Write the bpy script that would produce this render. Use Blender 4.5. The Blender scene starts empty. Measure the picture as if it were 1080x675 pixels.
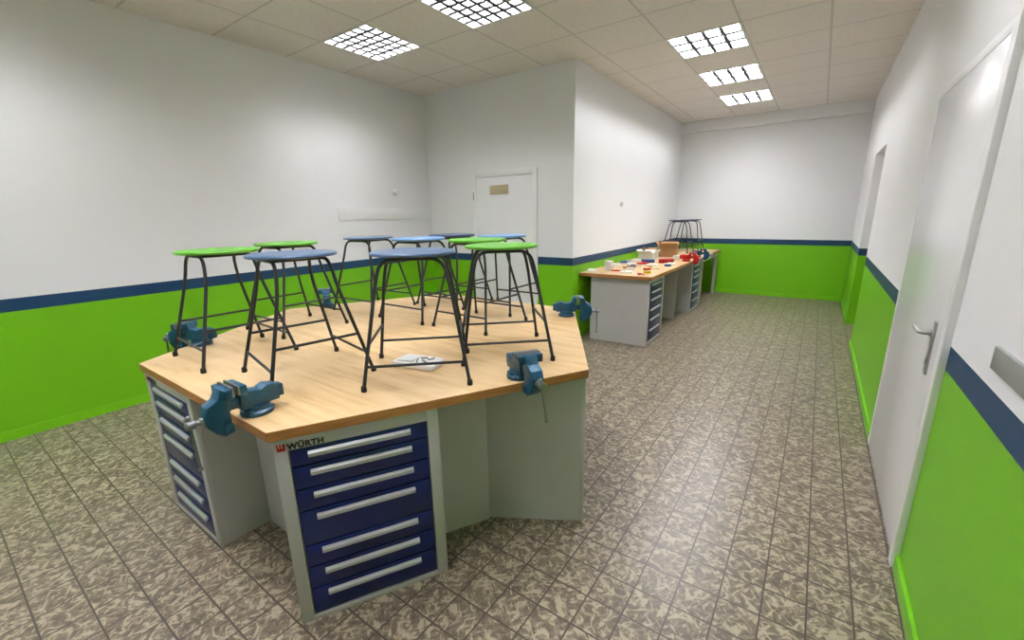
import bpy, bmesh, math, random
import numpy as np
from mathutils import Vector, Matrix
random.seed(4)
scene=bpy.context.scene
col=scene.collection
try:
    scene.view_settings.view_transform='Standard'
    scene.view_settings.look='None'
except Exception: pass
# ---------------------------------------------------------------- constants
XL,XR,YD,YB,XC,H=-4.707,.47,4.63,9.13,-2.373,3.17
YN=-2.6
S1,S0=1.031,.937
TZ=.84
# ---------------------------------------------------------------- materials
def lin(c):
    o=[]
    for v in c:
        v/=255.
        o.append(v/12.92 if v<=.04045 else ((v+.055)/1.055)**2.4)
    return (*o,1.)
def newmat(name):
    m=bpy.data.materials.new(name);m.use_nodes=True
    nt=m.node_tree;b=nt.nodes['Principled BSDF']
    return m,nt,b
MC={}
def mat(name,c,rough=.5,metal=0.,var=.06,scale=6.,bump=0.,bscale=80.,coat=0.):
    if name in MC:return MC[name]
    m,nt,b=newmat(name)
    tc=nt.nodes.new('ShaderNodeTexCoord')
    n=nt.nodes.new('ShaderNodeTexNoise');n.inputs['Scale'].default_value=scale;n.inputs['Detail'].default_value=4
    nt.links.new(tc.outputs['Object'],n.inputs['Vector'])
    r=nt.nodes.new('ShaderNodeValToRGB');l=lin(c)
    r.color_ramp.elements[0].position=.3;r.color_ramp.elements[1].position=.7
    r.color_ramp.elements[0].color=(*[v*(1-var) for v in l[:3]],1)
    r.color_ramp.elements[1].color=(*[min(1,v*(1+var)) for v in l[:3]],1)
    nt.links.new(n.outputs['Fac'],r.inputs['Fac']);nt.links.new(r.outputs['Color'],b.inputs['Base Color'])
    b.inputs['Roughness'].default_value=rough;b.inputs['Metallic'].default_value=metal
    if coat: b.inputs['Coat Weight'].default_value=coat
    if bump:
        n2=nt.nodes.new('ShaderNodeTexNoise');n2.inputs['Scale'].default_value=bscale
        nt.links.new(tc.outputs['Object'],n2.inputs['Vector'])
        bp=nt.nodes.new('ShaderNodeBump');bp.inputs['Strength'].default_value=bump;bp.inputs['Distance'].default_value=.002
        nt.links.new(n2.outputs['Fac'],bp.inputs['Height']);nt.links.new(bp.outputs['Normal'],b.inputs['Normal'])
    MC[name]=m;return m
def math_node(nt,op,a,b=None,c=None):
    n=nt.nodes.new('ShaderNodeMath');n.operation=op
    for i,v in enumerate((a,b,c)):
        if v is None: continue
        if isinstance(v,(int,float)): n.inputs[i].default_value=v
        else: nt.links.new(v,n.inputs[i])
    return n.outputs[0]
def wall_material():
    m,nt,b=newmat('painted_wall')
    g=nt.nodes.new('ShaderNodeNewGeometry');s=nt.nodes.new('ShaderNodeSeparateXYZ')
    nt.links.new(g.outputs['Position'],s.inputs[0])
    n=nt.nodes.new('ShaderNodeTexNoise');n.inputs['Scale'].default_value=1.2;n.inputs['Detail'].default_value=3
    nt.links.new(g.outputs['Position'],n.inputs['Vector'])
    def shade(c,v):
        r=nt.nodes.new('ShaderNodeValToRGB');l=lin(c)
        r.color_ramp.elements[0].position=.3;r.color_ramp.elements[1].position=.7
        r.color_ramp.elements[0].color=(*[x*(1-v) for x in l[:3]],1);r.color_ramp.elements[1].color=(*[min(1,x*(1+v)) for x in l[:3]],1)
        nt.links.new(n.outputs['Fac'],r.inputs['Fac']);return r.outputs['Color']
    W=shade((243,243,245),.008);B=shade((5,56,92),.05);G=shade((110,182,6),.03)
    up=math_node(nt,'GREATER_THAN',s.outputs['Z'],S1);mid=math_node(nt,'GREATER_THAN',s.outputs['Z'],S0)
    m1=nt.nodes.new('ShaderNodeMix');m1.data_type='RGBA'
    nt.links.new(mid,m1.inputs[0]);nt.links.new(G,m1.inputs[6]);nt.links.new(B,m1.inputs[7])
    m2=nt.nodes.new('ShaderNodeMix');m2.data_type='RGBA'
    nt.links.new(up,m2.inputs[0]);nt.links.new(m1.outputs[2],m2.inputs[6]);nt.links.new(W,m2.inputs[7])
    nt.links.new(m2.outputs[2],b.inputs['Base Color'])
    rr=math_node(nt,'MULTIPLY_ADD',up,.35,.45);nt.links.new(rr,b.inputs['Roughness'])
    n2=nt.nodes.new('ShaderNodeTexNoise');n2.inputs['Scale'].default_value=120;n2.inputs['Detail'].default_value=3
    nt.links.new(g.outputs['Position'],n2.inputs['Vector'])
    bp=nt.nodes.new('ShaderNodeBump');bp.inputs['Strength'].default_value=.15;bp.inputs['Distance'].default_value=.002
    nt.links.new(n2.outputs['Fac'],bp.inputs['Height']);nt.links.new(bp.outputs['Normal'],b.inputs['Normal'])
    return m
def floor_material():
    m,nt,b=newmat('patterned_floor_tiles')
    T=.15
    g=nt.nodes.new('ShaderNodeNewGeometry')
    sc=nt.nodes.new('ShaderNodeVectorMath');sc.operation='MULTIPLY';sc.inputs[1].default_value=(1/T,1/T,0)
    nt.links.new(g.outputs['Position'],sc.inputs[0])
    fl=nt.nodes.new('ShaderNodeVectorMath');fl.operation='FLOOR';nt.links.new(sc.outputs[0],fl.inputs[0])
    fr=nt.nodes.new('ShaderNodeVectorMath');fr.operation='FRACTION';nt.links.new(sc.outputs[0],fr.inputs[0])
    wn=nt.nodes.new('ShaderNodeTexWhiteNoise');wn.noise_dimensions='3D';nt.links.new(fl.outputs[0],wn.inputs['Vector'])
    ang=math_node(nt,'MULTIPLY',math_node(nt,'FLOOR',math_node(nt,'MULTIPLY',wn.outputs['Value'],4)),math.pi/2)
    vr=nt.nodes.new('ShaderNodeVectorRotate');vr.rotation_type='Z_AXIS'
    ce=nt.nodes.new('ShaderNodeVectorMath');ce.operation='SUBTRACT';ce.inputs[1].default_value=(.5,.5,0);nt.links.new(fr.outputs[0],ce.inputs[0])
    nt.links.new(ce.outputs[0],vr.inputs['Vector']);nt.links.new(ang,vr.inputs['Angle'])
    off=nt.nodes.new('ShaderNodeVectorMath');off.operation='MULTIPLY_ADD';off.inputs[1].default_value=(30,30,30)
    nt.links.new(wn.outputs['Color'],off.inputs[0]);nt.links.new(vr.outputs[0],off.inputs[2])
    def layer(a,scale,st):
        mp=nt.nodes.new('ShaderNodeMapping');mp.vector_type='POINT';mp.inputs['Scale'].default_value=(1,st,1)
        vr2=nt.nodes.new('ShaderNodeVectorRotate');vr2.rotation_type='Z_AXIS';vr2.inputs['Angle'].default_value=a
        nt.links.new(off.outputs[0],vr2.inputs['Vector']);nt.links.new(vr2.outputs[0],mp.inputs['Vector'])
        n=nt.nodes.new('ShaderNodeTexNoise');n.noise_dimensions='3D';n.inputs['Scale'].default_value=scale;n.inputs['Detail'].default_value=3
        n.inputs['Distortion'].default_value=1.0;nt.links.new(mp.outputs[0],n.inputs['Vector']);return n.outputs['Fac']
    a=layer(.6,3.2,2.0);c=layer(-.75,3.0,1.9)
    mx=math_node(nt,'MAXIMUM',a,c)
    r=nt.nodes.new('ShaderNodeValToRGB');cr=r.color_ramp
    cr.elements[0].position=.43;cr.elements[0].color=lin((90,79,65))
    cr.elements[1].position=.52;cr.elements[1].color=lin((112,101,85))
    for p,cc in ((.57,(130,119,101)),(.63,(168,157,133)),(.72,(162,150,126))):
        e=cr.elements.new(p);e.color=lin(cc)
    nt.links.new(mx,r.inputs['Fac'])
    sp=nt.nodes.new('ShaderNodeSeparateXYZ');nt.links.new(ce.outputs[0],sp.inputs[0])
    ax=math_node(nt,'ABSOLUTE',sp.outputs[0]);ay=math_node(nt,'ABSOLUTE',sp.outputs[1])
    e=math_node(nt,'MAXIMUM',ax,ay);gr=math_node(nt,'GREATER_THAN',e,.477)
    mm=nt.nodes.new('ShaderNodeMix');mm.data_type='RGBA';nt.links.new(gr,mm.inputs[0]);nt.links.new(r.outputs['Color'],mm.inputs[6]);mm.inputs[7].default_value=lin((66,58,48))
    nt.links.new(mm.outputs[2],b.inputs['Base Color'])
    b.inputs['Roughness'].default_value=.34
    bp=nt.nodes.new('ShaderNodeBump');bp.invert=True;bp.inputs['Strength'].default_value=.4;bp.inputs['Distance'].default_value=.002
    nt.links.new(gr,bp.inputs['Height']);nt.links.new(bp.outputs['Normal'],b.inputs['Normal'])
    return m
GX,GY,CX0,CY0=.655,.668,-4.07,2.71
def ceiling_material():
    m,nt,b=newmat('mineral_ceiling_tiles')
    g=nt.nodes.new('ShaderNodeNewGeometry')
    s=nt.nodes.new('ShaderNodeSeparateXYZ');nt.links.new(g.outputs['Position'],s.inputs[0])
    def ln(o,c0,gg):
        t=math_node(nt,'FRACT',math_node(nt,'DIVIDE',math_node(nt,'SUBTRACT',o,c0-40*gg),gg))
        return math_node(nt,'GREATER_THAN',math_node(nt,'ABSOLUTE',math_node(nt,'SUBTRACT',t,.5)),.486)
    k=math_node(nt,'MAXIMUM',ln(s.outputs['X'],CX0,GX),ln(s.outputs['Y'],CY0,GY))
    n=nt.nodes.new('ShaderNodeTexNoise');n.inputs['Scale'].default_value=45;n.inputs['Detail'].default_value=5
    nt.links.new(g.outputs['Position'],n.inputs['Vector'])
    r=nt.nodes.new('ShaderNodeValToRGB');r.color_ramp.elements[0].position=.3;r.color_ramp.elements[1].position=.7
    r.color_ramp.elements[0].color=lin((230,222,216));r.color_ramp.elements[1].color=lin((240,232,226))
    nt.links.new(n.outputs['Fac'],r.inputs['Fac'])
    mm=nt.nodes.new('ShaderNodeMix');mm.data_type='RGBA';nt.links.new(k,mm.inputs[0]);nt.links.new(r.outputs['Color'],mm.inputs[6]);mm.inputs[7].default_value=lin((208,202,196))
    nt.links.new(mm.outputs[2],b.inputs['Base Color']);b.inputs['Roughness'].default_value=.9
    return m
def wood_material(name,c1,c2,c3,rough=.4,sc=(1,9,1)):
    m,nt,b=newmat(name)
    tc=nt.nodes.new('ShaderNodeTexCoord');mp=nt.nodes.new('ShaderNodeMapping');mp.inputs['Scale'].default_value=sc
    nt.links.new(tc.outputs['Object'],mp.inputs['Vector'])
    n=nt.nodes.new('ShaderNodeTexNoise');n.inputs['Scale'].default_value=3.;n.inputs['Detail'].default_value=6;n.inputs['Distortion'].default_value=.4
    nt.links.new(mp.outputs[0],n.inputs['Vector'])
    n2=nt.nodes.new('ShaderNodeTexNoise');n2.inputs['Scale'].default_value=1.9;n2.inputs['Detail'].default_value=4
    nt.links.new(tc.outputs['Object'],n2.inputs['Vector'])
    f=math_node(nt,'ADD',math_node(nt,'MULTIPLY',n.outputs['Fac'],.45),math_node(nt,'MULTIPLY',n2.outputs['Fac'],.55))
    r=nt.nodes.new('ShaderNodeValToRGB');cr=r.color_ramp
    cr.elements[0].position=.36;cr.elements[0].color=lin(c3);cr.elements[1].position=.62;cr.elements[1].color=lin(c1)
    e=cr.elements.new(.48);e.color=lin(c2)
    nt.links.new(f,r.inputs['Fac']);nt.links.new(r.outputs['Color'],b.inputs['Base Color'])
    b.inputs['Roughness'].default_value=rough
    return m
M_WALL=wall_material();M_FLOOR=floor_material();M_CEIL=ceiling_material()
M_TOP=wood_material('beech_multiplex',(214,186,142),(202,172,124),(180,146,98))
M_EDGE=wood_material('beech_edge',(184,130,74),(168,112,60),(142,92,48),.45,(2,2,30))
M_BODY=mat('light_grey_powder_coat',(190,187,186),.45,var=.02)
M_BLUE=mat('ultramarine_powder_coat',(10,28,96),.3,var=.04)
M_ALU=mat('anodised_aluminium',(200,202,206),.35,.55,var=.02)
M_STEEL=mat('bare_steel',(150,152,155),.35,.9,var=.08,scale=20)
M_VISE=mat('petrol_blue_cast_iron',(18,74,100),.35,.1,var=.18,scale=14,bump=.2)
M_TUBE=mat('dark_grey_steel_tube',(46,48,50),.4,.35,var=.08)
M_RUB=mat('black_rubber',(22,22,22),.7)
M_WHITE=mat('white_lacquer',(243,243,245),.2,var=.008)
M_WHITE2=mat('white_frame_lacquer',(242,242,243),.3,var=.008)
M_TRUNK=mat('white_plastic',(243,243,244),.6,var=.008)
M_DARK=mat('black_plastic',(28,28,30),.5)
M_RED=mat('red_paint',(180,22,24),.35)
M_YEL=mat('yellow_plastic',(216,182,34),.4)
M_CARD=mat('cardboard',(170,130,90),.85,var=.06,scale=12)
M_GREENB=mat('green_baseboard_paint',(116,190,16),.4,var=.03)
M_BEIGE=mat('beige_sign_plate',(186,172,138),.5)
M_PAPER=mat('paper_white',(228,228,226),.7)
SG=mat('green_stool_lacquer',(80,154,28),.35,var=.06)
SB=mat('dusty_blue_stool_lacquer',(68,96,130),.3,var=.08)
SL=mat('light_blue_stool_lacquer',(100,140,184),.3,var=.06)
SD=mat('dark_blue_stool_lacquer',(38,54,86),.35,var=.08)
def emis(name,c,s):
    m,nt,b=newmat(name);b.inputs['Base Color'].default_value=lin(c)
    b.inputs['Emission Color'].default_value=lin(c);b.inputs['Emission Strength'].default_value=s
    return m
M_LAMP=emis('lit_fluorescent',(251,250,255),88.)
M_REFL=emis('lit_reflector',(252,251,255),26.)
M_LOUV=mat('grey_louvre_metal',(52,52,52),.5,.0,var=.01)
M_HOUS=mat('white_housing_metal',(225,225,222),.4,var=.01)
# ---------------------------------------------------------------- mesh builder
class MB:
    def __init__(s): s.bm=bmesh.new();s.mi=0
    def _mark(s,verts):
        for f in {f for v in verts for f in v.link_faces}: f.material_index=s.mi
    def box(s,x0,x1,y0,y1,z0,z1,bev=0.,M=None,seg=2):
        r=bmesh.ops.create_cube(s.bm,size=1.);vs=r['verts']
        for v in vs:
            v.co=Vector(((x0+x1)/2+v.co.x*(x1-x0),(y0+y1)/2+v.co.y*(y1-y0),(z0+z1)/2+v.co.z*(z1-z0)))
        if bev>0:
            es=list({e for v in vs for e in v.link_edges})
            r=bmesh.ops.bevel(s.bm,geom=es,offset=bev,segments=seg,affect='EDGES',profile=.5)
            vs=list({v for f in r['faces'] for v in f.verts}|{v for v in vs if v.is_valid})
        if M is not None:
            for v in vs:v.co=M@v.co
        s._mark(vs);return vs
    def prism(s,pts,axis,a,b,bev=0.):
        def P(p,t):
            if axis=='x':return Vector((t,p[0],p[1]))
            if axis=='y':return Vector((p[0],t,p[1]))
            return Vector((p[0],p[1],t))
        A=[s.bm.verts.new(P(p,a)) for p in pts];B=[s.bm.verts.new(P(p,b)) for p in pts]
        n=len(pts);fs=[s.bm.faces.new(A),s.bm.faces.new(B[::-1])]
        for i in range(n): fs.append(s.bm.faces.new((A[i],B[i],B[(i+1)%n],A[(i+1)%n])))
        bmesh.ops.recalc_face_normals(s.bm,faces=fs)
        vs=A+B
        if bev>0:
            es=list({e for v in vs for e in v.link_edges})
            r=bmesh.ops.bevel(s.bm,geom=es,offset=bev,segments=2,affect='EDGES',profile=.5)
            vs=list({v for f in r['faces'] for v in f.verts}|{v for v in vs if v.is_valid})
        s._mark(vs);return vs
    def lathe(s,prof,c=(0,0,0),seg=32,axis='z'):
        rings=[]
        for r,z in prof:
            ring=[]
            for i in range(seg):
                a=2*math.pi*i/seg;x,y=r*math.cos(a),r*math.sin(a)
                v=(x,y,z) if axis=='z' else ((x,z,y) if axis=='y' else (z,x,y))
                ring.append(s.bm.verts.new(Vector(v)+Vector(c)))
            rings.append(ring)
        fs=[]
        for k in range(len(rings)-1):
            for i in range(seg):
                fs.append(s.bm.faces.new((rings[k][i],rings[k][(i+1)%seg],rings[k+1][(i+1)%seg],rings[k+1][i])))
        fs.append(s.bm.faces.new(rings[0][::-1]));fs.append(s.bm.faces.new(rings[-1]))
        bmesh.ops.recalc_face_normals(s.bm,faces=fs)
        for f in fs:f.material_index=s.mi
    def tube(s,pts,r,seg=10,cap=True):
        pts=[Vector(p) for p in pts];n=len(pts);rings=[]
        t=(pts[1]-pts[0]).normalized();up=Vector((0,0,1)) if abs(t.z)<.9 else Vector((1,0,0))
        nn=t.cross(up).normalized()
        for i,p in enumerate(pts):
            if i==0:t=(pts[1]-pts[0])
            elif i==n-1:t=(pts[-1]-pts[-2])
            else:t=(pts[i+1]-pts[i]).normalized()+(pts[i]-pts[i-1]).normalized()
            t.normalize();nn=(nn-t*nn.dot(t)).normalized();bb=t.cross(nn)
            rr=r[i] if isinstance(r,(list,tuple)) else r
            rings.append([s.bm.verts.new(p+nn*rr*math.cos(2*math.pi*k/seg)+bb*rr*math.sin(2*math.pi*k/seg)) for k in range(seg)])
        fs=[]
        for k in range(n-1):
            for i in range(seg): fs.append(s.bm.faces.new((rings[k][i],rings[k][(i+1)%seg],rings[k+1][(i+1)%seg],rings[k+1][i])))
        if cap: fs.append(s.bm.faces.new(rings[0][::-1]));fs.append(s.bm.faces.new(rings[-1]))
        bmesh.ops.recalc_face_normals(s.bm,faces=fs)
        for f in fs:f.material_index=s.mi
    def sphere(s,c,r,seg=12):
        q=bmesh.ops.create_uvsphere(s.bm,u_segments=seg,v_segments=seg//2+2,radius=r)
        for v in q['verts']:v.co+=Vector(c)
        s._mark(q['verts'])
    def done(s,name,mats,smooth=True):
        me=bpy.data.meshes.new(name);s.bm.to_mesh(me);s.bm.free()
        for m in (mats if isinstance(mats,(list,tuple)) else [mats]): me.materials.append(m)
        if smooth:
            for p in me.polygons:p.use_smooth=True
            me.set_sharp_from_angle(angle=math.radians(35))
        return me
def fillet(pts,rad,n=6):
    pts=[Vector(p) for p in pts];out=[pts[0]]
    for i in range(1,len(pts)-1):
        p=pts[i];a=(pts[i-1]-p);b=(pts[i+1]-p);d=min(rad,a.length*.49,b.length*.49)
        A=p+a.normalized()*d;B=p+b.normalized()*d
        for k in range(n+1):
            t=k/n;out.append(A*(1-t)**2+p*2*t*(1-t)+B*t*t)
    out.append(pts[-1]);return out
def add(name,me,parent=None,loc=(0,0,0),rz=0.,label=None,cat=None,group=None,kind=None):
    o=bpy.data.objects.new(name,me);col.objects.link(o)
    o.location=loc;o.rotation_euler=(0,0,rz)
    if parent:o.parent=parent
    if label:o['label']=label
    if cat:o['category']=cat
    if group:o['group']=group
    if kind:o['kind']=kind
    return o
def struct(name,me,label=None,cat=None):
    return add(name,me,kind='structure',label=label,cat=cat)
def clone(root,loc,rz):
    def cp(o,par):
        c=o.copy();col.objects.link(c)
        if par is not None:
            c.parent=par;c.matrix_parent_inverse=o.matrix_parent_inverse.copy()
        for ch in list(o.children): cp(ch,c)
        return c
    r=cp(root,None);r.location=loc;r.rotation_euler=(0,0,rz);return r
# ---------------------------------------------------------------- room shell
W=.2
def boxmesh(name,m,*b,bev=0.):
    q=MB();q.box(*b,bev=bev);return q.done(name,m,smooth=bev>0)
q=MB();q.box(XL-W,XR+.6,YN-W,YB+W,-.1,0);struct('floor',q.done('floor',M_FLOOR,False),'grey and cream mottled square floor tiles','floor')
struct('wall_left',boxmesh('wall_left',M_WALL,XL-W,XL,YN,YD+W,0,H+.1),'white wall with blue stripe above green dado','wall')
struct('wall_front',boxmesh('wall_front',M_WALL,XL-W,XR+W,YN-W,YN,0,H+.1),'white wall with blue stripe above green dado','wall')
struct('wall_middle',boxmesh('wall_middle',M_WALL,XL,XC,YD,YD+W,0,H+.1),'white wall around a white door, green dado','wall')
struct('wall_passage',boxmesh('wall_passage',M_WALL,XC-W,XC,YD+W,YB,0,H+.1),'white wall with green dado behind the long workbench','wall')
struct('wall_back',boxmesh('wall_back',M_WALL,XC-W,XR+.6,YB,YB+W,0,H+.1),'white end wall with blue stripe and green dado','wall')
NY0,NY1,ND,NZ=6.18,7.35,.28,2.2
q=MB()
q.box(XR,XR+.6,YN,NY0,0,H+.1);q.box(XR,XR+.6,NY1,YB,0,H+.1);q.box(XR+ND,XR+.6,NY0,NY1,0,H+.1);q.box(XR,XR+ND,NY0,NY1,NZ,H+.1)
struct('wall_right',q.done('wall_right',M_WALL,False),'white wall with recessed opening, blue stripe and green dado','wall')
LUM=[(0,0),(2,0),(4,3),(4,5),(4,7),(0,-4),(2,-4),(4,-4),(5,-1),(0,-7),(3,-7),(3,-2)]  # entries with a negative row are unseen lights, added as fill
cells=set(LUM)
xs=[XL]+[CX0+GX*k for k in range(0,8) if XL<CX0+GX*k<XR]+[XR];ys=[YN]+[CY0+GY*k for k in range(-8,12) if YN<CY0+GY*k<YB]+[YB]
bm=bmesh.new()
for i in range(len(xs)-1):
    for j in range(len(ys)-1):
        ci=round((xs[i]-CX0)/GX) if i>0 else -1;cj=round((ys[j]-CY0)/GY) if j>0 else -99
        if (ci,cj) in cells: continue
        if xs[i+1]<=XC-.1 and ys[j]>=YD+.1: continue
        vs=[bm.verts.new(p) for p in ((xs[i],ys[j],H),(xs[i],ys[j+1],H),(xs[i+1],ys[j+1],H),(xs[i+1],ys[j],H))];bm.faces.new(vs)
bmesh.ops.remove_doubles(bm,verts=bm.verts,dist=1e-4)
me=bpy.data.meshes.new('ceiling');bm.to_mesh(me);bm.free();me.materials.append(M_CEIL)
struct('ceiling',me,'suspended ceiling of square mineral fibre tiles','ceiling')
struct('trim_1',boxmesh('trim_1',M_TRUNK,XC,XR,YB-.1,YB,2.98,H-.002),'white boxed cornice along the end wall','trim')
struct('trim_2',boxmesh('trim_2',M_TRUNK,XL,XL+.010,3.10,YD,1.52,1.66,bev=.003),'white horizontal ledge strip on the wall','trim')
bb=.07
struct('baseboard_left',boxmesh('baseboard_left',M_GREENB,XL,XL+.012,YN,YD,0,bb),'green painted baseboard','baseboard')
q=MB();q.box(XL,-3.89,YD-.012,YD,0,bb);q.box(-2.86,XC,YD-.012,YD,0,bb)
struct('baseboard_middle',q.done('b',M_GREENB,False),'green painted baseboard','baseboard')
struct('baseboard_passage',boxmesh('b',M_GREENB,XC,XC+.012,YD,YB,0,bb),'green painted baseboard','baseboard')
struct('baseboard_back',boxmesh('b',M_GREENB,XC,XR,YB-.012,YB,0,bb),'green painted baseboard','baseboard')
q=MB();q.box(XR-.014,XR,YN,2.24,0,bb);q.box(XR-.014,XR,3.54,NY0,0,bb);q.box(XR-.014,XR,NY1,YB,0,bb)
struct('baseboard_right',q.done('b',M_GREENB,False),'green painted baseboard','baseboard')
def empty(name,loc,rz=0,**k):
    return add(name,None,loc=loc,rz=rz,**k)
d=empty('door_1',(-3.375,YD,0),kind='structure',label='white interior door with a small beige sign plate',cat='door')
w=.513;q=MB()
q.box(-w,-w+.07,-.022,.01,0,2.1,.003);q.box(w-.07,w,-.022,.01,0,2.1,.003);q.box(-w+.07,w-.07,-.022,.01,2.03,2.1,.003)
add('door_frame',q.done('f',M_WHITE2),d)
q=MB();q.box(-w+.072,w-.072,-.014,.005,.008,2.028,.002);add('door_leaf',q.done('f',M_WHITE),d)
q=MB();q.box(-.205,.085,-.022,-.014,1.81,1.925,.002);add('sign_plate',q.done('f',M_BEIGE),d,label='small beige sign plate')
q=MB();q.box(-.42,-.385,-.022,-.014,.96,1.16,.003);q.tube(fillet([(-.402,-.016,1.1),(-.402,-.07,1.1),(-.29,-.07,1.1)],.02),.009);add('door_handle',q.done('f',M_ALU),d,label='metal lever handle')
for z in (.3,1.75):
    q=MB();q.tube([(-w+.03,-.028,z),(-w+.03,-.028,z+.10)],.006);add('hinge',q.done('f',M_STEEL),d)
d=empty('door_2',(XR,0,0),kind='structure',label='glossy white lacquered door with steel lever handle',cat='door')
DH=2.17
q=MB()
q.box(-.024,.01,2.24,2.295,0,DH,.003);q.box(-.014,.01,3.49,3.54,0,DH,.002);q.box(-.014,.01,2.295,3.49,DH-.045,DH,.002)
add('door_frame',q.done('f',M_WHITE2),d)
q=MB();q.box(-.013,.005,2.305,3.489,.008,DH-.046,.001);add('door_leaf',q.done('f',M_WHITE),d)
q=MB();q.box(-.0125,.004,2.296,2.304,.0,DH-.045);add('door_edge_shade',q.done('f',mat('grey_edge_shade',(120,122,124),.6)),d)  # grey strip colours in the shadow line between frame and leaf
q=MB();q.box(-.021,-.013,2.425,2.462,.85,1.08,.003);q.tube(fillet([(-.014,2.443,1.03),(-.062,2.443,1.03),(-.062,2.57,1.03)],.022),.0095);q.lathe([(.012,-.026),(.012,-.014)],(0,2.443,.91),16,'x');q.lathe([(.015,-.030),(.015,-.014)],(0,2.443,1.03),16,'x')
add('door_handle',q.done('f',mat('brushed_steel',(176,176,174),.3,.8)),d,label='brushed steel lever on a long backplate')
# ---------------------------------------------------------------- luminaires
def luminaire_meshes(nx,ny,tx_,ty_):
    w,l=GX/2,GY/2
    q=MB()
    q.box(-w,w,-l,-l+.022,-.006,.12);q.box(-w,w,l-.022,l,-.006,.12);q.box(-w,-w+.022,-l+.022,l-.022,-.006,.12);q.box(w-.022,w,-l+.022,l-.022,-.006,.12);q.box(-w,w,-l,l,.12,.13)
    body=q.done('housing',M_HOUS,False)
    q=MB()
    for i in range(4):
        x=(-1.5+i)*(2*w-.04)/4
        q.tube([(x,-l+.03,.085),(x,l-.03,.085)],.016,10)
    tubes=q.done('lamp_tube',M_LAMP)
    q=MB();q.box(-w+.022,w-.022,-l+.022,l-.022,.110,.118);refl=q.done('reflector',M_REFL,False)
    q=MB()
    for i in range(1,nx):
        x=-w+.022+i*(2*w-.044)/nx;q.prism([(x-tx_,-.004),(x+tx_,-.004),(x+.005,.036),(x-.005,.036)],'y',-l+.022,l-.022)
    for j in range(1,ny):
        y=-l+.022+j*(2*l-.044)/ny;q.prism([(y-ty_,-.002),(y+ty_,-.002),(y+.006,.034),(y-.006,.034)],'x',-w+.022,w-.022)
    louv=q.done('louvre',M_LOUV,False)
    return body,tubes,refl,louv
LA=luminaire_meshes(6,6,.016,.016);LB=luminaire_meshes(4,3,.017,.026)
for (i,j) in LUM:
    body,tubes,refl,louv=LB if j>=3 else LA
    c=(CX0+GX*(i+.5),CY0+GY*(j+.5),H)
    e=empty('ceiling_light',c,label='square recessed fluorescent ceiling light with metal louvre grid',cat='ceiling light',group='recessed ceiling lights')
    add('light_housing',body,e);add('lamp_tube',tubes,e);add('reflector',refl,e);add('louvre',louv,e)
# ---------------------------------------------------------------- hexagonal bench
C=Vector((-2.13,1.745,0));R=1.33
def V(i): 
    a=math.radians(-120+60*i);return C+Vector((math.cos(a),math.sin(a),0))*R
q=MB();q.mi=0
q.prism([((V(i)-C).x,(V(i)-C).y) for i in range(6)],'z',.80,TZ,bev=.003)
me=q.done('worktop',[M_TOP,M_EDGE],False)
for p in me.polygons:
    if abs(p.normal.z)<.5:p.material_index=1
add('hexagonal_worktop',me,loc=C,label='hexagonal beech multiplex worktop carried by drawer cabinets',cat='worktop')
CW,CD,CH=.593,.49,.7985
OV=.010
heights=[.075,.095,.093,.151,.097,.100,.117]
def cabinet(name,loc,rz,label,group,heights,CW=CW,CD=CD,CH=CH,logo=False,blue=M_BLUE):
    e=empty(name,loc,rz,label=label,cat='drawer cabinet',group=group)
    q=MB();fx=.045;zt=CH-.048;zb=zt-sum(heights)-.004
    q.box(0,CW,.022,CD,0,CH)
    q.box(0,fx,0,.022,0,CH,.0015);q.box(CW-fx,CW,0,.022,0,CH,.0015)
    q.box(fx,CW-fx,0,.022,zt,CH,.0015);q.box(fx,CW-fx,0,.022,0,zb,.0015)
    add('cabinet_body',q.done('body',M_BODY),e)
    z=zt
    for hh in heights:
        q=MB();q.box(fx+.004,CW-fx-.004,.004,.0215,z-hh+.004,z-.001,.003)
        dr=add('drawer',q.done('drawer',blue),e)
        q=MB();x0,x1=fx+.062,CW-fx-.070
        zc=z-.030
        pf=[(.004,zc+.012),(-.001,zc+.013),(-.009,zc+.005),(-.009,zc-.008),(-.005,zc-.011),(-.002,zc-.003),(.004,zc-.002)]
        q.prism(pf,'x',x0,x1)
        add('drawer_handle',q.done('handle',M_ALU),dr,label='aluminium grip strip')
        z-=hh
    if logo:
        cu=bpy.data.curves.new('t','FONT');cu.body='W\u00dcRTH';cu.size=.031;cu.extrude=.0006;cu.offset=.0014;cu.space_character=1.10
        to=bpy.data.objects.new('t',cu);col.objects.link(to);bpy.context.view_layer.update()
        me=bpy.data.meshes.new_from_object(to.evaluated_get(bpy.context.evaluated_depsgraph_get()));bpy.data.objects.remove(to)
        me.transform(Matrix.Translation((.045,-.001,CH-.043))@Matrix.Rotation(math.pi/2,4,'X'))
        me.materials.clear();me.materials.append(M_DARK)
        add('brand_lettering',me,e,label='black brand lettering on the top rail')
        q=MB();z0=CH-.045;x0=.012
        q.prism([(x0,z0+.027),(x0,z0+.004),(x0+.004,z0),(x0+.027,z0),(x0+.027,z0+.027)],'y',-.0015,.0)
        q.mi=1
        for a in (.006,.015):
            q.prism([(x0+a,z0+.0275),(x0+a+.003,z0+.0275),(x0+a+.003,z0+.014),(x0+a+.0015,z0+.011),(x0+a,z0+.014)],'y',-.0022,-.0014)
        add('brand_emblem',q.done('em',[M_RED,M_PAPER],False),e,label='small red emblem')
    return e
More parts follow.
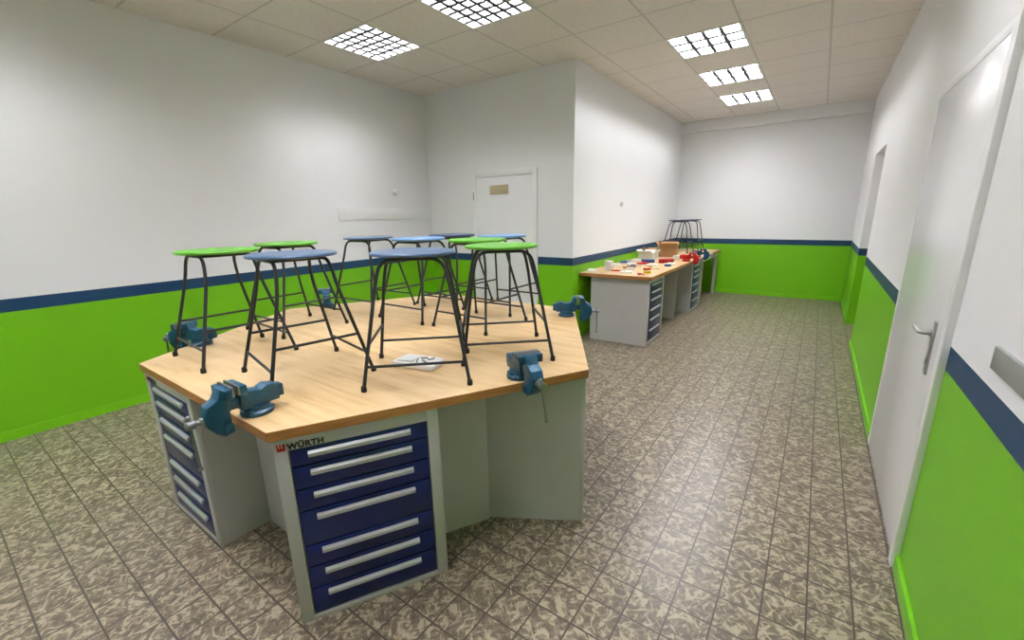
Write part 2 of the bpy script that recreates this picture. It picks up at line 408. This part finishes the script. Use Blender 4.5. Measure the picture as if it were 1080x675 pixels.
for i in range(6):
    P,Q=V(i),V(i+1);t=(Q-P).normalized();n=Vector((-t.y,t.x,0));rz=math.atan2(t.y,t.x)
    if i in (0,1,2,5):
        lab={0:'grey steel cabinet with seven blue drawers and silver grips',1:'grey steel cabinet with seven deep blue drawers and brand lettering'}.get(i,'grey steel drawer cabinet under the hexagonal worktop')
        cabinet('drawer_cabinet',P+t*.010+n*OV,rz,lab,'drawer cabinets under the hexagonal worktop',heights,logo=(i in(0,1)))
    s_=1.33+.010*.5-.866*(CD+OV);nn=.866*.010+.5*(CD+OV)
    q=MB();q.box(.605,s_-.002,nn-.014,nn-.001,0,.7985);add('back_panel',q.done('bp',M_BODY,False),None,P,rz,label='light grey steel panel joining the bench cabinets',cat='panel',group='grey panels between the cabinets')
# ---------------------------------------------------------------- vises
def vise_meshes():
    q=MB()
    q.lathe([(.056,0),(.058,.004),(.058,.014),(.048,.020),(.046,.034)],(0,-.075,0),28)
    q.prism([(-.150,.034),(-.012,.034),(-.012,.100),(-.006,.134),(-.034,.134),(-.044,.100),(-.086,.092),(-.112,.104),(-.150,.096)],'x',-.029,.029,bev=.003)
    q.box(-.056,.056,-.032,-.006,.100,.136,.003)
    q.box(-.022,.022,-.172,-.148,.04,.088,.004)
    for a in (45,135,225,315):
        q.lathe([(.009,.014),(.009,.022),(.005,.024)],(.050*math.cos(math.radians(a)),-.075+.050*math.sin(math.radians(a)),0),6)
    body=q.done('vb',M_VISE)
    q=MB()
    q.box(-.020,.020,-.10,.085,.046,.080,.003)
    q.prism([(.018,.136),(.018,.090),(.024,.040),(.024,-.034),(.052,-.040),(.078,-.020),(.100,.012),(.104,.050),(.092,.082),(.060,.100),(.044,.136)],'x',-.027,.027,bev=.003)
    q.box(-.056,.056,.018,.042,.100,.136,.003)
    q.box(-.034,.034,.022,.050,-.030,.002,.003)
    slide=q.done('vs',M_VISE)
    q=MB();q.box(-.057,.057,-.007,.000,.106,.141,.001);q.box(-.057,.057,.012,.019,.106,.141,.001);jaws=q.done('vj',M_STEEL)
    q=MB();q.lathe([(.015,.100),(.015,.112),(.010,.114),(.010,.124),(.016,.128),(.016,.150),(.012,.154)],(0,0,.034),20,'y')
    sp=q.done('sp',M_STEEL)
    q=MB();a=Vector((0.008,.139,.060));b=Vector((-.018,.142,-.125));q.tube([a,b],.0045,10);q.sphere(a,.0080);q.sphere(b,.0080);hd=q.done('hd',M_STEEL)
    for me in (body,slide,jaws,sp,hd): me.transform(Matrix.Translation((0,.075,0)))
    return body,slide,jaws,sp,hd
vm=vise_meshes()
def vise(loc,rz,mat_over=None,label='petrol blue cast iron bench vise clamped at the worktop edge',group='blue bench vises',name='bench_vise',sc=1.):
    o_=Vector((-math.sin(rz),math.cos(rz),0))
    e=empty(name,Vector(loc)-o_*.075*sc,rz,label=label,cat='vise',group=group);e.scale=(sc,)*3
    for nm,me in zip(('vise_body','sliding_jaw','jaw_plate','spindle','handle_bar'),vm):
        o=add(nm,me,e)
        if mat_over and nm in('vise_body','sliding_jaw'):
            o.material_slots[0].link='OBJECT';o.material_slots[0].material=mat_over
    return e
for i in (0,1,2,4,5):
    P,Q=V(i),V(i+1);t=(Q-P).normalized();n=Vector((-t.y,t.x,0));rz=math.atan2(-n.y,-n.x)-math.pi/2
    s_={0:1.13,1:1.0,2:1.10,4:1.05,5:1.0}[i]
    vise(P+t*s_-n*.008+Vector((0,0,TZ+.0005)),rz,sc=1.0)
# ---------------------------------------------------------------- stools
SH=.565
def stool_meshes():
    q=MB();r=.1875
    q.lathe([(r-.012,SH-.017),(r-.003,SH-.015),(r,SH-.011),(r,SH-.006),(r-.003,SH-.002),(r-.010,SH),(r-.05,SH+.0005)],seg=48)
    seat=q.done('seat',SG)
    frames=[]
    f=.222;tx,ty=.150,.115;zt=SH-.028
    for s in (-1,1):
        q=MB();q.tube(fillet([(-f,s*f,.010),(-tx-.008,s*(ty+.008),zt-.12),(-tx+.02,s*(ty-.006),zt),(tx-.02,s*(ty-.006),zt),(tx+.008,s*(ty+.008),zt-.12),(f,s*f,.010)],.058,8),.0080,10)
        frames.append(q.done('leg_frame',M_TUBE))
    def at(z):
        k=(z-.010)/(zt-.13);return f+(tx+.008-f)*k, f+(ty+.008-f)*k
    bars=[]
    z=.10;x,y=at(z)
    for s in (-1,1):
        q=MB();q.tube([(-x,s*y,z),(x,s*y,z)],.0064,8);bars.append(q.done('footrest_bar',M_TUBE))
    z=.19;x,y=at(z)
    for s in (-1,1):
        q=MB();q.tube([(s*x,-y,z),(s*x,y,z)],.0064,8);bars.append(q.done('footrest_bar',M_TUBE))
    q=MB();q.tube([(-.06,-ty+.006,zt),(-.06,ty-.006,zt)],.0075,8);q.tube([(.06,-ty+.006,zt),(.06,ty-.006,zt)],.0075,8);q.box(-.09,.09,-ty-.01,ty+.01,zt+.0075,SH-.0165);brace=q.done('seat_brace',M_TUBE)
    caps=[]
    for sx in(-1,1):
        for sy in(-1,1):
            q=MB();q.lathe([(.011,0),(.0125,.004),(.011,.024)],(sx*f,sy*f,0),14);caps.append(q.done('foot_cap',M_RUB))
    return seat,frames,bars,brace,caps
seat,frames,bars,brace,caps=stool_meshes()
base=empty('stool',(0,0,0),label='x',cat='stool',group='round stools standing on the hexagonal worktop')
add('seat',seat,base)
for f in frames:add('leg_frame',f,base)
for f in bars:add('footrest_bar',f,base)
add('seat_brace',brace,base)
for f in caps:add('foot_cap',f,base)
stools=[(-2.54,.955,-.06,SG,'g'),(-2.82,1.46,.02,SG,'g'),(-1.915,1.01,-.2,SB,'b'),(-2.88,2.14,.05,SB,'b'),(-1.465,1.315,.74,SB,'b'),(-2.33,2.15,.0,SL,'l'),(-2.46,2.64,0.,SD,'d'),(-1.80,2.17,.0,SG,'g'),(-1.32,1.78,.74,SG,'g'),(-1.96,2.65,0.,SL,'l')]
labs={'g':'round stool with green lacquered seat and dark steel legs','b':'round stool with dusty blue seat and dark steel legs','l':'round stool with light blue seat and dark steel legs','d':'round stool with dark blue seat and dark steel legs'}
def put_stool(x,y,z,a,m,k,group):
    r=clone(base,(x,y,z),a)
    r['label']=labs[k];r['group']=group
    for ch in r.children:
        if ch.name.startswith('seat') and not ch.name.startswith('seat_brace'):
            ch.material_slots[0].link='OBJECT';ch.material_slots[0].material=m
    return r
for (x,y,a,m,k) in stools: put_stool(x,y,TZ,a,m,k,'round stools standing on the hexagonal worktop')
# ---------------------------------------------------------------- long bench along the passage wall
BX0,BX1=XC+.005,-1.47
def top(a,b):
    q=MB();q.box(BX0,BX1,a,b,.80,TZ,.003);me=q.done('wt',[M_TOP,M_EDGE],False)
    for p in me.polygons:
        if abs(p.normal.z)<.5:p.material_index=1
    return me
add('long_worktop',top(4.80,7.60),label='long beech worktop along the passage wall',cat='worktop')
wb=empty('workbench',(0,0,0),label='smaller beech topped workbench on grey steel legs',cat='workbench')
add('bench_top',top(7.62,8.98),wb)
for (x,y) in ((BX0+.06,7.70),(BX1-.07,7.70),(BX0+.06,8.9),(BX1-.07,8.9)):
    q=MB();q.box(x-.025,x+.025,y-.025,y+.025,0,.80,.003);add('leg',q.done('leg',M_BODY),wb)
q=MB();q.box(BX1-.085,BX1-.055,7.70,8.9,.72,.80);q.box(BX0+.05,BX0+.07,7.70,8.9,.35,.80);add('apron',q.done('ap',M_BODY,False),wb)
hb=[.09,.09,.12,.12,.13,.16]
cabinet('drawer_cabinet',(-1.51,4.86,0),math.pi/2,'grey steel cabinet with blue drawers below the long worktop','drawer cabinets below the long worktop',hb,CD=.72)
cabinet('drawer_cabinet',(-1.51,6.95,0),math.pi/2,'grey steel cabinet with blue drawers below the long worktop','drawer cabinets below the long worktop',hb,CD=.72)
q=MB();q.box(-2.20,-2.18,5.46,6.94,0,.7985);add('back_panel',q.done('bp',M_BODY,False),label='light grey steel rear panel below the long worktop',cat='panel')
q=MB();q.box(-2.1,-1.60,6.40,6.43,0,.7985,.002);add('support_panel',q.done('bp',M_BODY),label='light grey steel support panel below the long worktop',cat='panel')
put_stool(-2.04,8.08,TZ,.0,SD,'d','stools on the small workbench');put_stool(-1.98,8.62,TZ,.0,SD,'d','stools on the small workbench')
# ---------------------------------------------------------------- things on the long worktop
Z=TZ+.0008
q=MB();q.lathe([(.048,0),(.050,.004),(.050,.10),(.048,.104)],seg=28);pot=empty('paint_tub',(-2.13,5.16,Z),label='white plastic tub with lid on the long worktop',cat='tub');add('tub_body',q.done('x',M_PAPER),pot)
q=MB();q.lathe([(.053,.104),(.054,.108),(.054,.118),(.050,.121)],seg=28);add('lid',q.done('x',M_WHITE),pot)
def carton(loc,rz,a,b,hh,label,m=M_CARD):
    e=empty('cardboard_box',loc,rz,label=label,cat='box');t=.004
    q=MB();q.box(-a,a,-b,b,0,t);q.box(-a,a,-b,-b+t,t,hh);q.box(-a,a,b-t,b,t,hh);q.box(-a,-a+t,-b+t,b-t,t,hh);q.box(a-t,a,-b+t,b-t,t,hh)
    add('box_body',q.done('x',m,False),e)
    for (ax,s) in (('x',-1),('x',1),('y',-1),('y',1)):
        q=MB();L=min(a,b)*.8
        if ax=='x': M=Matrix.Translation((s*a,0,hh))@Matrix.Rotation(s*.6,4,'Y');q.box(-t/2,t/2,-b,b,0,L,M=M)
        else: M=Matrix.Translation((0,s*b,hh))@Matrix.Rotation(-s*.9,4,'X');q.box(-a,a,-t/2,t/2,0,L,M=M)
        add('flap',q.done('x',m,False),e)
    return e
carton((-1.98,7.28,Z),.2,.14,.13,.16,'open brown cardboard box with raised flaps')
carton((-2.12,6.68,Z),-.15,.12,.09,.09,'open white cardboard box with raised flaps',M_PAPER)
carton((-2.2,7.05,Z),.1,.08,.08,.10,'small open brown cardboard box with raised flaps')
def simple(name,me,loc,rz,label,cat,group=None): return add(name,me,None,loc,rz,label=label,cat=cat,group=group)
def screwdriver(loc,rz,m,label):
    e=empty('screwdriver',loc,rz,label=label,cat='screwdriver')
    q=MB();q.lathe([(.008,0),(.014,.006),(.015,.03),(.012,.06),(.014,.085),(.009,.095)],(0,0,.0155),12,'x');add('grip',q.done('x',m),e)
    q=MB();q.tube([(.09,0,.0155),(.2,0,.0155)],.0035,8);add('shaft',q.done('x',M_STEEL),e)
MBL=mat('blue_plastic',(40,86,150),.4)
screwdriver((-1.75,5.35,Z),.6,M_RED,'screwdriver with red handle and steel shaft');screwdriver((-1.72,5.62,Z),2.4,M_YEL,'screwdriver with yellow handle and steel shaft')
screwdriver((-2.02,5.66,Z),-.5,MBL,'screwdriver with blue handle and steel shaft')
def tape(loc,m,label,r=.05):
    q=MB();seg=28
    pr=[(r*.6,0),(r,0),(r,.025),(r*.6,.025)];rings=[]
    for a_ in range(seg):
        a=2*math.pi*a_/seg;rings.append([q.bm.verts.new((p[0]*math.cos(a),p[0]*math.sin(a),p[1])) for p in pr])
    for i in range(seg):
        for k in range(4): q.bm.faces.new((rings[i][k],rings[(i+1)%seg][k],rings[(i+1)%seg][(k+1)%4],rings[i][(k+1)%4]))
    bmesh.ops.recalc_face_normals(q.bm,faces=q.bm.faces)
    simple('tape_roll',q.done('x',m),loc,0,label,'tape roll')
tape((-1.62,5.1,Z),M_YEL,'roll of yellow adhesive tape',.045);tape((-1.9,5.3,Z),M_PAPER,'roll of white adhesive tape',.05)
tape((-1.6,5.9,Z),MBL,'roll of blue adhesive tape',.045);tape((-2.2,5.36,Z),M_DARK,'roll of black adhesive tape',.045)
def toolbox(loc,rz,m,label,a=.14,b=.07,hh=.09):
    e=empty('tool_case',loc,rz,label=label,cat='tool case')
    q=MB();q.box(-a,a,-b,b,0,hh*.6,.006);add('case_body',q.done('x',m),e)
    q=MB();q.box(-a,a,-b,b,hh*.6+.001,hh,.006);add('case_lid',q.done('x',m),e)
    q=MB();q.tube(fillet([(-.05,-b,hh*.55),(-.05,-b-.03,hh*.55),(.05,-b-.03,hh*.55),(.05,-b,hh*.55)],.015),.006);add('case_handle',q.done('x',M_DARK),e)
toolbox((-1.74,6.32,Z),1.4,M_RED,'small red plastic tool case',.11,.065,.055);toolbox((-1.98,6.24,Z),.4,MBL,'small blue plastic tool case',.09,.055,.045)
toolbox((-1.72,6.95,Z),1.3,M_PAPER,'small white plastic case',.09,.06,.05)
def packet(loc,rz,m,label,a=.07,b=.045,hh=.022):
    e=empty('packet',loc,rz,label=label,cat='packet',group='small packets on the long worktop')
    q=MB();q.box(-a,a,-b,b,0,hh,.005);add('packet_body',q.done('x',m),e)
    q=MB();q.prism([(-a*.2,hh),(a*.2,hh),(0,hh+.014)],'y',-b*.9,b*.9);add('folded_top',q.done('x',m,False),e)
for k,(x,y,a,m,l) in enumerate([(-1.85,5.02,.3,M_PAPER,'white paper packet'),(-1.98,5.48,1.1,M_CARD,'brown cardboard packet'),(-1.80,5.85,.2,M_PAPER,'white paper packet'),(-1.98,6.02,.8,M_RED,'red cardboard packet'),(-1.62,6.07,.5,M_PAPER,'white paper packet'),(-2.25,6.05,.1,MBL,'blue packet'),(-2.1,5.85,1.3,M_PAPER,'white paper packet'),(-2.28,4.98,1.5,M_PAPER,'white paper packet'),(-2.25,5.68,.9,M_PAPER,'white paper packet'),(-2.2,6.35,.5,M_PAPER,'white paper packet'),(-1.86,6.62,1.2,M_PAPER,'white paper packet')]):
    packet((x,y,Z),a,m,l+' lying on the long worktop')
def pliers(loc,rz,m,label):
    e=empty('pliers',loc,rz,label=label,cat='pliers')
    for s in (-1,1):
        q=MB();q.tube([(0,0,.010),(-.05,s*.022,.010),(-.12,s*.020,.010)],[.006,.008,.007],8);add('grip',q.done('x',m),e)
    q=MB();q.prism([(-.005,-.012),(.02,-.013),(.055,-.003),(.055,.003),(.02,.013),(-.005,.012)],'z',.003,.016,bev=.001);add('jaw',q.done('x',M_STEEL),e)
pliers((-1.68,4.98,Z),2.2,M_RED,'steel pliers with red grips');pliers((-1.95,5.13,Z),.4,M_RED,'steel pliers with red grips')
vise((-1.46,6.62,Z),-math.pi/2,M_RED,'red cast iron bench vise on the long worktop','red bench vises')
vise((-1.46,7.32,Z),-math.pi/2,None,'petrol blue bench vise on the long worktop','blue bench vises')
q=MB();q.box(-.15,.15,-.1,.1,0,.012,.002);simple('document_stack',q.done('x',M_PAPER),(-1.60,7.84,Z),1.57,'flat stack of white papers','papers')
e=empty('hardware_bag',(-1.53,1.36,Z),.2,label='clear white bag of small metal hardware parts',cat='packet')
q=MB();q.prism([(-.12,-.060),(-.10,-.070),(.10,-.065),(.12,-.050),(.115,.055),(.10,.070),(-.10,.065),(-.115,.050)],'z',0,.028,bev=.009);add('bag_body',q.done('x',M_PAPER),e)
q=MB();q.box(-.095,-.01,-.045,.045,.0285,.034,.002,M=Matrix.Rotation(.1,4,'Z'));add('card',q.done('x',mat('pale_grey_paper',(206,210,210),.5)),e)
for (x,y,a) in ((.02,.02,.4),(.045,-.02,-.5),(.06,.02,1.2),(.01,-.025,2.0)):
    q=MB();q.tube([(x-.018*math.cos(a),y-.018*math.sin(a),.032),(x+.018*math.cos(a),y+.018*math.sin(a),.032)],.0045,8);add('bolt',q.done('x',M_STEEL),e)
q=MB();q.lathe([(.038,0),(.038,.015),(.030,.03),(.012,.034)],seg=24,axis='x');simple('wall_sensor',q.done('x',M_TRUNK),(XL,3.98,1.88),0,'small round white sensor on the wall','sensor')
q=MB();q.lathe([(.035,0),(.035,.015),(.026,.028)],seg=24,axis='x');simple('thermostat_knob',q.done('x',mat('grey_plastic',(205,205,203),.5)),(XC,6.11,1.67),0,'small round grey thermostat knob on the wall','thermostat')
q=MB();q.box(-.012,0,-.30,.16,-.034,.034,.003);simple('wall_plate',q.done('x',mat('brushed_metal_plate',(158,160,160),.4,.3)),(XR,1.6,1.125),0,'brushed light grey metal plate mounted horizontally on the wall','plate')
def rm(o):
    for c in list(o.children): rm(c)
    bpy.data.objects.remove(o)
rm(base)
# ---------------------------------------------------------------- world + camera
w=bpy.data.worlds.new('World');scene.world=w;w.use_nodes=True
w.node_tree.nodes['Background'].inputs[0].default_value=(.8,.85,.9,1);w.node_tree.nodes['Background'].inputs[1].default_value=.3
f,cy,th,psi,roll=450.2086,340.4122,.2477,.6168,-.0192
Fv=Vector((-math.sin(psi),math.cos(psi),0));fw=Fv*math.cos(th)-Vector((0,0,math.sin(th)))
r=Vector((math.cos(psi),math.sin(psi),0));u=r.cross(fw)
r2=r*math.cos(roll)+u*math.sin(roll);u2=u*math.cos(roll)-r*math.sin(roll)
cam=bpy.data.cameras.new('camera');co=bpy.data.objects.new('camera',cam);col.objects.link(co)
Mx=Matrix((r2,u2,-fw)).transposed().to_4x4();Mx.translation=Vector((0,0,1.55));co.matrix_world=Mx
cam.sensor_fit='HORIZONTAL';cam.sensor_width=36;cam.lens=f/1080*36;cam.shift_y=(cy-337.5)/1080;cam.clip_start=.02
scene.camera=co
